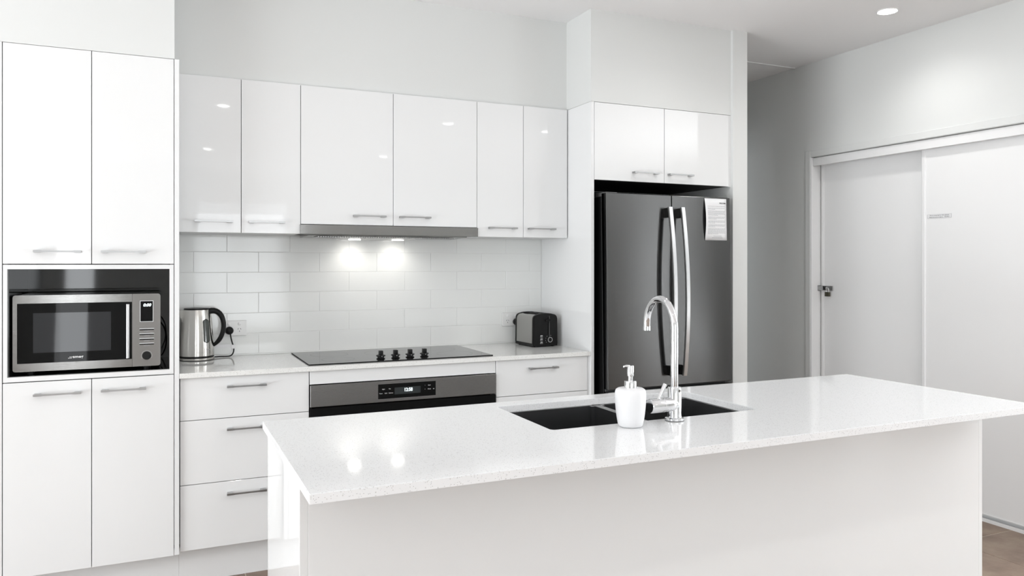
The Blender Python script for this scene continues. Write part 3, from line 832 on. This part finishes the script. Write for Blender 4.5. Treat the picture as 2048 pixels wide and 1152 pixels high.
# cord and plug
PX, PZ, PYW = 0.2965, 1.0240, 3.9305
cord = bez((PX + 0.003, PYW - 0.030, PZ - 0.012), (PX + 0.006, PYW - 0.045, PZ - 0.05), (PX + 0.015, PYW - 0.03, 0.96), (PX + 0.0185, PYW - 0.030, 0.945), 10)[:-1] + \
       bez((PX + 0.0185, PYW - 0.030, 0.945), (PX + 0.020, PYW - 0.030, 0.92), (PX + 0.012, PYW - 0.045, 0.9048), (PX - 0.010, PYW - 0.035, 0.9045), 10)[:-1] + \
       bez((PX - 0.010, PYW - 0.035, 0.9045), (PX - 0.04, PYW - 0.030, 0.9045), (KX + 0.10, KY + 0.04, 0.906), (KX + 0.070, KY + 0.018, 0.907), 8)
sweep('power_cord', cord, 0.0031, M['rubber'], ket, segs=10)
plug = lathe('plug', [(0.0, -0.002), (0.0175, -0.002), (0.0190, 0.004), (0.0190, 0.016), (0.0150, 0.026), (0.009, 0.031), (0.0, 0.032)], M['rubber'], ket, (PX, PYW, PZ), rx, segs=28)
tg = boxes('cord_tag', [(PX - 0.062, PX + 0.022, PYW - 0.0335, PYW - 0.0325, 0.9455, 0.9615), (PX + 0.008, PX + 0.026, PYW - 0.0365, PYW - 0.0265, 0.940, 0.958)], M['paper'], ket, bev=0.0004)

# ------------------------------------------------------------------ power sockets
def socket(x0, x1, z0, z1, label, faces):
    t = empty('power_socket', (0, 0, 0), label, 'socket', None)
    bm = bmesh.new(); addbox(bm, x0, x1, 3.9305, 3.9392, z0, z1, 0.0016, 2)
    p = link('plate', tomesh('plate', bm), M['socket'], t)
    for xc in ((x0 + x1) / 2 - 0.024, (x0 + x1) / 2 + 0.024):
        lathe('switch', [(0.0072, -0.001), (0.0072, 0.0022), (0.0060, 0.0030), (0.0, 0.0030)], M['trim'], p, (xc, 3.9305, z1 - 0.0165), rx, segs=20)
        zc = z0 + 0.027
        for (ax, az, ang) in ((-0.0058, 0.005, 30), (0.0058, 0.005, -30), (0.0, -0.0065, 0)):
            bm = bmesh.new()
            addbox(bm, -0.0011, 0.0011, -0.0003, 0.0010, -0.0034, 0.0034, mtx=Matrix.Translation((xc + ax, 3.9305, zc + az)) @ Matrix.Rotation(R(ang), 4, 'Y'))
            link('slot', tomesh('slot', bm), M['print_k'], p)
    return t
socket(0.2625, 0.3760, 0.9985, 1.0710, 'white double power socket beside the kettle handle, with a black plug in it', None)
socket(1.7330, 1.8465, 0.9965, 1.0720, 'white double power socket half hidden behind the toaster', None)

# ------------------------------------------------------------------ toaster
def wnorm(o):
    o.modifiers.new('weighted_normal', 'WEIGHTED_NORMAL').keep_sharp = True
    return o
T = empty('toaster', (1.868, 3.778, 0.9002), 'black and stainless steel two-slice toaster in the corner of the worktop', 'toaster', rz=R(3.2))
hwx, hl = 0.0765, 0.1030
def tprof(hw_, zt, zc, r=0.026, n=6):
    pts = [(-hw_, 0.012), (hw_, 0.012)]
    pts += [(hw_ - r * 0.9 + r * 0.9 * math.cos(R(90 * i / n)) - 0.002, zt - r + r * math.sin(R(90 * i / n))) for i in range(n + 1)]
    pts += [(x, zt + (zc - zt) * (1 - (x / hw_) ** 2)) for x in (0.03, 0.0, -0.03)]
    pts += [(-(hw_ - r * 0.9 + r * 0.9 * math.cos(R(90 * i / n)) - 0.002), zt - r + r * math.sin(R(90 * i / n))) for i in range(n, -1, -1)]
    return pts
bm = bmesh.new(); extrude_poly(bm, tprof(hwx - 0.0015, 0.171, 0.176), 'y', -hl + 0.016, hl - 0.014)
wnorm(link('metal_shell', tomesh('metal_shell', bm, True), M['steel_toaster'], T))
bm = bmesh.new()
extrude_poly(bm, tprof(hwx, 0.1735, 0.1795), 'y', -hl, -hl + 0.018, 0.003)
c1 = wnorm(link('front_cap', tomesh('front_cap', bm, True), M['black'], T))
bm = bmesh.new(); extrude_poly(bm, tprof(hwx, 0.1735, 0.1795), 'y', hl - 0.016, hl, 0.003)
wnorm(link('rear_cap', tomesh('rear_cap', bm, True), M['black'], T))
box('base', -hwx + 0.001, hwx - 0.001, -hl + 0.002, hl - 0.002, 0.004, 0.020, M['black'], T, bev=0.002, seg=2)
for a in (-1, 1):
    for b in (-1, 1): lathe('foot', [(0.009, 0.0), (0.009, 0.006)], M['rubber'], T, (a * 0.058, b * 0.075, 0), segs=14)
for x in (-0.024, 0.024): box('bread_slot', x - 0.014, x + 0.014, -hl + 0.030, hl - 0.028, 0.170, 0.1775, M['black_matt'], T)
box('lever_slot', 0.014, 0.021, -hl - 0.0008, -hl + 0.002, 0.055, 0.160, M['black_matt'], c1)
box('lever_groove', 0.022, 0.0245, -hl - 0.0014, -hl + 0.002, 0.052, 0.165, M['seal'], c1)
box('lever', -0.004, 0.030, -hl - 0.016, -hl, 0.136, 0.149, M['black'], c1, bev=0.003, seg=2)
lathe('dial', [(0.0135, 0), (0.0135, 0.007), (0.0115, 0.009), (0.0, 0.009)], M['black'], c1, (0.024, -hl, 0.038), rx, segs=28)
bm = bmesh.new(); addlathe(bm, [(0.0110, 0.0093), (0.0140, 0.0093), (0.0142, 0.0085), (0.0142, 0.004), (0.0108, 0.004)], 28, Matrix.Translation((0.024, -hl, 0.038)) @ rx, cap=False)
link('dial_ring', tomesh('dial_ring', bm, True), M['bar'], c1)
bm = bmesh.new()
for a in (100, 130, 160, 190, 215, 70):
    addbox(bm, -0.001, 0.001, -0.0003, 0.0003, -0.001, 0.001, mtx=Matrix.Translation((0.024 + 0.0235 * math.cos(R(a)), -hl - 0.0002, 0.038 + 0.0235 * math.sin(R(a)))))
link('dial_marks', tomesh('dial_marks', bm), M['print_w'], c1)
for i, z in enumerate((0.060, 0.043, 0.026)):
    box('button', -0.0320, -0.0190, -hl - 0.003, -hl + 0.001, z - 0.0030, z + 0.0030, M['bar'], c1, bev=0.0006)
    text('button_print', ('Cancel', 'Reheat', 'Defrost')[i], 0.0055, (-0.0255, -hl - 0.0003, z - 0.0070), FACE_NY, M['print_w'], c1)
plug2 = lathe('plug', [(0.0, -0.002), (0.0175, -0.002), (0.0190, 0.004), (0.0190, 0.016), (0.0150, 0.026), (0.0, 0.030)], M['rubber'], None, (1.8150, 3.9300, 1.0200), rx, segs=24)
plug2.parent = T; plug2.matrix_parent_inverse = (Matrix.Translation(T.location) @ Matrix.Rotation(R(3.2), 4, 'Z')).inverted()
cd = sweep('power_cord', bez((1.815, 3.902, 1.012), (1.818, 3.886, 0.97), (1.84, 3.90, 0.93), (1.87, 3.872, 0.915), 10), 0.003, M['rubber'], None, segs=8)
cd.parent = T; cd.matrix_parent_inverse = plug2.matrix_parent_inverse.copy()

# ------------------------------------------------------------------ fridge (leans back a touch)
FX0, FX1, FM = 2.0360, 2.8220, 2.4370
FR = empty('fridge', (FX0, 3.288, FL), 'tall dark stainless steel french door fridge in its recess', 'fridge')
FR.rotation_euler = (R(-1.25), 0, 0)
FH = 1.705 - FL
def fb(nm, x0, x1, y0, y1, z0, z1, m, parent=None, bev=0.0, seg=1):
    return box(nm, x0 - FX0, x1 - FX0, y0, y1, z0 - FL, z1 - FL, m, parent or FR, bev, seg)
SPLIT = 0.712
fb('body', FX0 + 0.004, FX1 - 0.004, 0.052, 0.600, 0.062, 1.690, M['black'], None, 0.002)
fb('plinth', FX0 + 0.03, FX1 - 0.03, 0.06, 0.58, FL + 0.0, 0.062, M['black_matt'])
ld = fb('door', FX0, FM - 0.0022, 0.0, 0.045, SPLIT, 1.7045, M['steel_dark'], None, 0.0025, 2)
rd = fb('door', FM + 0.0022, FX1, 0.0, 0.045, SPLIT, 1.7045, M['steel_dark'], None, 0.0025, 2)
fd = fb('freezer_drawer', FX0, FX1, 0.0, 0.045, 0.085, SPLIT - 0.012, M['steel_dark'], None, 0.0025, 2)
fb('hinge_cover', FX0 + 0.004, FX0 + 0.075, 0.012, 0.11, 1.6905, 1.7100, M['seal'], None, 0.002)
fb('hinge_cover', FX1 - 0.075, FX1 - 0.004, 0.012, 0.11, 1.6905, 1.7100, M['seal'], None, 0.002)
fb('door_seal', FX0 + 0.012, FX1 - 0.012, 0.045, 0.052, 0.10, 1.690, M['seal'])
def fridge_handle(x, sgn, parent):
    bm = bmesh.new()
    z0, z1 = 0.762 - FL, 1.640 - FL
    N_ = 28
    pts = []
    for i in range(N_ + 1):
        t = i / N_
        z = z0 + (z1 - z0) * t
        yy = -0.034 - 0.036 * math.sin(PI * t) ** 0.9
        pts.append((x - FX0, yy, z))
    w, d = 0.0115, 0.0075
    rings = []
    for (a, b, c) in pts:
        rings.append([bm.verts.new((a + s1 * w, b + s2 * d, c)) for s1, s2 in ((-1, -1), (1, -1), (1, 1), (-1, 1))])
    for p, q in zip(rings, rings[1:]):
        for k in range(4):
            bm.faces.new((p[k], p[(k + 1) % 4], q[(k + 1) % 4], q[k]))
    bm.faces.new(rings[0]); bm.faces.new(rings[-1])
    bmesh.ops.recalc_face_normals(bm, faces=bm.faces[:])
    bmesh.ops.bevel(bm, geom=[e for e in bm.edges if abs(e.verts[0].co.z - e.verts[1].co.z) > 0.01], offset=0.002, segments=2, affect='EDGES')
    h = link('handle', tomesh('handle', bm, True), M['bar'], parent)
    for za, zb in ((z1 - 0.055, z1 - 0.004), (z0 + 0.004, z0 + 0.055)):
        box('standoff', x - FX0 - 0.009, x - FX0 + 0.009, -0.031, 0.001, za, zb, M['steel_dark'], h)
fridge_handle(2.4010, -1, ld)
fridge_handle(2.4800, 1, rd)
bm = bmesh.new(); addsweep(bm, [(0.08, -0.045, SPLIT - FL - 0.075), (0.71, -0.045, SPLIT - FL - 0.075)], 0.010, 12)
for x in (0.11, 0.68): addsweep(bm, [(x, -0.045, SPLIT - FL - 0.075), (x, 0.002, SPLIT - FL - 0.075)], 0.007, 10)
link('handle', tomesh('handle', bm, True), M['bar'], fd)

# notice taped on the fridge door: slightly curled sheet
NX0, NX1, NZ0, NZ1 = 2.6490, 2.7960, 1.4720, 1.6970
def fy(z): return 3.288 + math.tan(R(1.25)) * (z - FL)
bm = bmesh.new()
NXn, NZn = 8, 8
G_ = []
for j in range(NZn + 1):
    z = NZ0 + (NZ1 - NZ0) * j / NZn
    rowv = []
    for i in range(NXn + 1):
        u = i / NXn
        lift = 0.0012 + 0.012 * (1 - u) ** 2 * math.sin(PI * j / NZn) + 0.001
        rowv.append(bm.verts.new((NX0 + (NX1 - NX0) * u, fy(z) - lift, z)))
    G_.append(rowv)
for a, b in zip(G_, G_[1:]):
    for i in range(NXn): bm.faces.new((a[i], a[i + 1], b[i + 1], b[i]))
note = link('notice_sheet', tomesh('notice_sheet', bm, True), M['paper'])
note.modifiers.new('t', 'SOLIDIFY').thickness = 0.0003
tag(note, 'white printed notice sheet fixed to the right fridge door', 'notice')
bm = bmesh.new()
def nline(x0, x1, z, h):
    n = 5
    prev = None
    for i in range(n + 1):
        x = x0 + (x1 - x0) * i / n; u = (x - NX0) / (NX1 - NX0)
        y = fy(z) - (0.0012 + 0.012 * (1 - u) ** 2 * math.sin(PI * (z - NZ0) / (NZ1 - NZ0)) + 0.001) - 0.0006
        cur = (bm.verts.new((x, y, z)), bm.verts.new((x, y, z + h)))
        if prev: bm.faces.new((prev[0], cur[0], cur[1], prev[1]))
        prev = cur
rnd = random.Random(3)
z = NZ1 - 0.043
for para in (1, 2, 5, 3, 3, 3, 6):
    for k in range(para):
        full = k < para - 1 or para == 1
        x = NX0 + 0.016; xe = (NX1 - 0.010) if full else NX0 + 0.016 + rnd.uniform(0.04, 0.08)
        while x < xe - 0.004:
            w_ = rnd.uniform(0.004, 0.013); nline(x, min(x + w_, xe), z, 0.0017); x += w_ + 0.0018
        z -= 0.0056
    z -= 0.0042
nline(NX0 + 0.055, NX1 - 0.035, NZ0 + 0.022, 0.0018)
nline(NX0 + 0.045, NX1 - 0.030, NZ0 + 0.013, 0.0022)
link('printed_lines', tomesh('printed_lines', bm), M['print_g'], note)
text('heading', 'WELCOME', 0.0095, (NX1 - 0.027, fy(NZ1 - 0.022) - 0.0034, NZ1 - 0.024), FACE_NY, M['print_k'], note, bold=0.0002, sx=0.95)

# ------------------------------------------------------------------ sliding cupboard doors
DX2, DX1 = 3.846, 3.886
def slider(name, x, y0, y1, z0, z1, label):
    t = struct(empty(name, (0, 0, 0)), label)
    s = 0.022
    box('panel', x + 0.002, x + 0.020, y0 + s, y1 - s, z0 + .006, z1, M['door'], t)
    box('stile', x - 0.003, x + 0.024, y1 - s, y1, z0, z1, M['trim'], t, bev=0.003, seg=2)
    box('stile', x - 0.003, x + 0.024, y0, y0 + s, z0, z1, M['trim'], t, bev=0.003, seg=2)
    box('rail', x, x + 0.022, y0 + s, y1 - s, z0, z0 + 0.006, M['trim'], t)
    return t
slider('door_1', DX1, 2.86, 3.6965, 0.056, 1.995, 'recessed left sliding cupboard door carrying the padlocked hasp')
_d1 = [o for o in bpy.data.objects if o.name == 'door_1'][0]
box('gap_shade', DX1 + 0.002, DX1 + 0.020, 3.6967, 3.7015, 0.056, 1.995, M['black_matt'], _d1)  # black strip put in for the shade of the door gap
slider('door_2', DX2, 2.065, 2.943, 0.056, 1.995, 'front right sliding cupboard door carrying the small printed label')
# track, pelmet, jamb, architrave
tr = struct(boxes('trim_2', [(XW + 0.030, XW + 0.126, OY0, OY1, FL, 0.030), (XW + 0.030, XW + 0.034, OY0, OY1, 0.030, 0.040),
                             (XW + 0.066, XW + 0.070, OY0, OY1, 0.030, 0.050)], M['trim']), 'white floor track under the sliding cupboard doors')
struct(boxes('trim_3', [(XW + 0.006, XW + 0.024, OY0, OY1 - 0.012, 1.975, OZ - 0.004), (XW + 0.024, XW + 0.135, OY0, OY1 - 0.012, 1.999, OZ)], M['trim'], bev=0.0012), 'white head track of the sliding cupboard doors')
struct(boxes('trim_4', [(XW - 0.004, XW + 0.139, OY1 - 0.008, OY1 + 0.001, FL, OZ - 0.001)], M['trim'], bev=0.0012), 'white jamb of the sliding cupboard doors')
struct(boxes('trim_5', [(XW - 0.008, XW + 0.001, OY1, OY1 + 0.040, FL, OZ + 0.042),
                        (XW - 0.006, XW + 0.001, OY0, OY1, OZ + 0.002, OZ + 0.042)], M['wall'], bev=0.0012), 'flat painted architrave of the sliding cupboard doors')
struct(boxes('baseboard_right', [(XW - 0.012, XW, OY1 + 0.045, 6.9, FL, 0.11)], M['trim'], bev=0.002))
struct(boxes('baseboard_hall', [(2.98, 2.992, 3.37, 4.74, FL, 0.11), (2.875, 2.992, 3.353, 3.365, FL, 0.11)], M['trim'], bev=0.002))

# small printed label on door_2
lb = empty('door_label', (0, 0, 0), 'small printed two-line sticker on the right sliding door', 'label')
lbm = box('sticker', DX2 + 0.0008, DX2 + 0.0018, 2.766, 2.911, 1.5935, 1.6165, M['paper'], lb)
xl = DX2 + 0.0006
boxes('border', [(xl, xl + .0004, 2.7675, 2.9095, 1.6145, 1.6152), (xl, xl + .0004, 2.7675, 2.9095, 1.5948, 1.5955), (xl, xl + .0004, 2.7675, 2.7685, 1.5948, 1.6152), (xl, xl + .0004, 2.9085, 2.9095, 1.5948, 1.6152)], M['print_g'], lb)
text('lettering', 'This is a screen barrier with cupboard', 0.0078, (xl, 2.8385, 1.6095), FACE_NX, M['print_k'], lb, sx=0.95)
text('lettering', 'Please do not try to open it.   THE MGT', 0.0078, (xl, 2.8385, 1.6000), FACE_NX, M['print_k'], lb, sx=0.92)
lb.location = (0, 0, 0)

# hasp and padlock
hs = empty('hasp', (0, 0, 0), 'grey metal hasp bridging the door jamb and the left sliding door', 'hasp')
boxes('strap', [(DX1 - 0.0085, DX1 - 0.0045, 3.597, 3.700, 1.174, 1.205)], M['handle'], hs, bev=0.001)
boxes('bracket', [(DX1 - 0.028, DX1 - 0.0045, 3.697, 3.7015, 1.172, 1.207), (DX1 - 0.028, DX1 - 0.0245, 3.66, 3.697, 1.176, 1.203)], M['handle'], hs, bev=0.001)
bm = bmesh.new(); addsweep(bm, bez((DX1 - 0.006, 3.634, 1.197), (DX1 - 0.034, 3.634, 1.199), (DX1 - 0.034, 3.634, 1.181), (DX1 - 0.006, 3.634, 1.183), 8), 0.0022, 8)
link('staple', tomesh('staple', bm, True), M['chrome'], hs)
pl = empty('padlock', (0, 0, 0), 'small dark padlock hanging from the hasp on the sliding door', 'padlock')
bm = bmesh.new(); addbox(bm, DX1 - 0.032, DX1 - 0.016, 3.606, 3.640, 1.138, 1.166, 0.002, 2)
link('lock_body', tomesh('lock_body', bm, True), M['brass'], pl)
px_ = DX1 - 0.024
sh = [(px_, 3.613, 1.164), (px_, 3.613, 1.180)] + [(px_, 3.623 - 0.010 * math.cos(PI * i / 8), 1.180 + 0.012 * math.sin(PI * i / 8)) for i in range(1, 8)] + [(px_, 3.633, 1.180), (px_, 3.633, 1.164)]
sweep('shackle', sh, 0.0025, M['chrome'], pl, segs=10)

# ------------------------------------------------------------------ ceiling downlights
def downlight(x, y, label, power=DOWNLIGHT_W):
    t = empty('downlight', (x, y, CEIL), label, 'light', 'ceiling downlights')
    bm = bmesh.new()
    addlathe(bm, [(0.0440, -0.002), (0.049, -0.0045), (0.053, -0.003), (0.054, 0.0), (0.044, 0.0)], 36, cap=False)
    link('rim', tomesh('rim', bm, True), M['trim'], t)
    lathe('diffuser', [(0.0, -0.0032), (0.0440, -0.0030), (0.0440, -0.0005), (0.0, -0.0005)], M['lamp'], t, segs=32)
    l = bpy.data.lights.new('downlight_beam', 'SPOT'); l.energy = power * 4; l.spot_size = R(150); l.spot_blend = 1.0
    l.shadow_soft_size = 0.045; l.color = (1, 0.99, 0.97)
    lo = bpy.data.objects.new('downlight_beam', l); lo.location = (0, 0, -0.02)
    COL.objects.link(lo); lo.parent = t
    return t
downlight(3.385, 2.785, 'round recessed ceiling downlight near the sliding cupboard doors')
for x, y, w_ in ((0.463, 2.785, 0.9), (2.40, 2.785, 2.4)):
    downlight(x, y, 'round recessed ceiling downlight over the aisle between island and back worktop', w_)
for x, y in ((0.463, 0.545), (2.40, 0.56), (3.42, 0.553), (0.471, -2.037), (2.43, -1.80), (-1.8, 0.545), (-1.8, -2.03)):
    downlight(x, y, 'round recessed ceiling downlight in the living side ceiling')
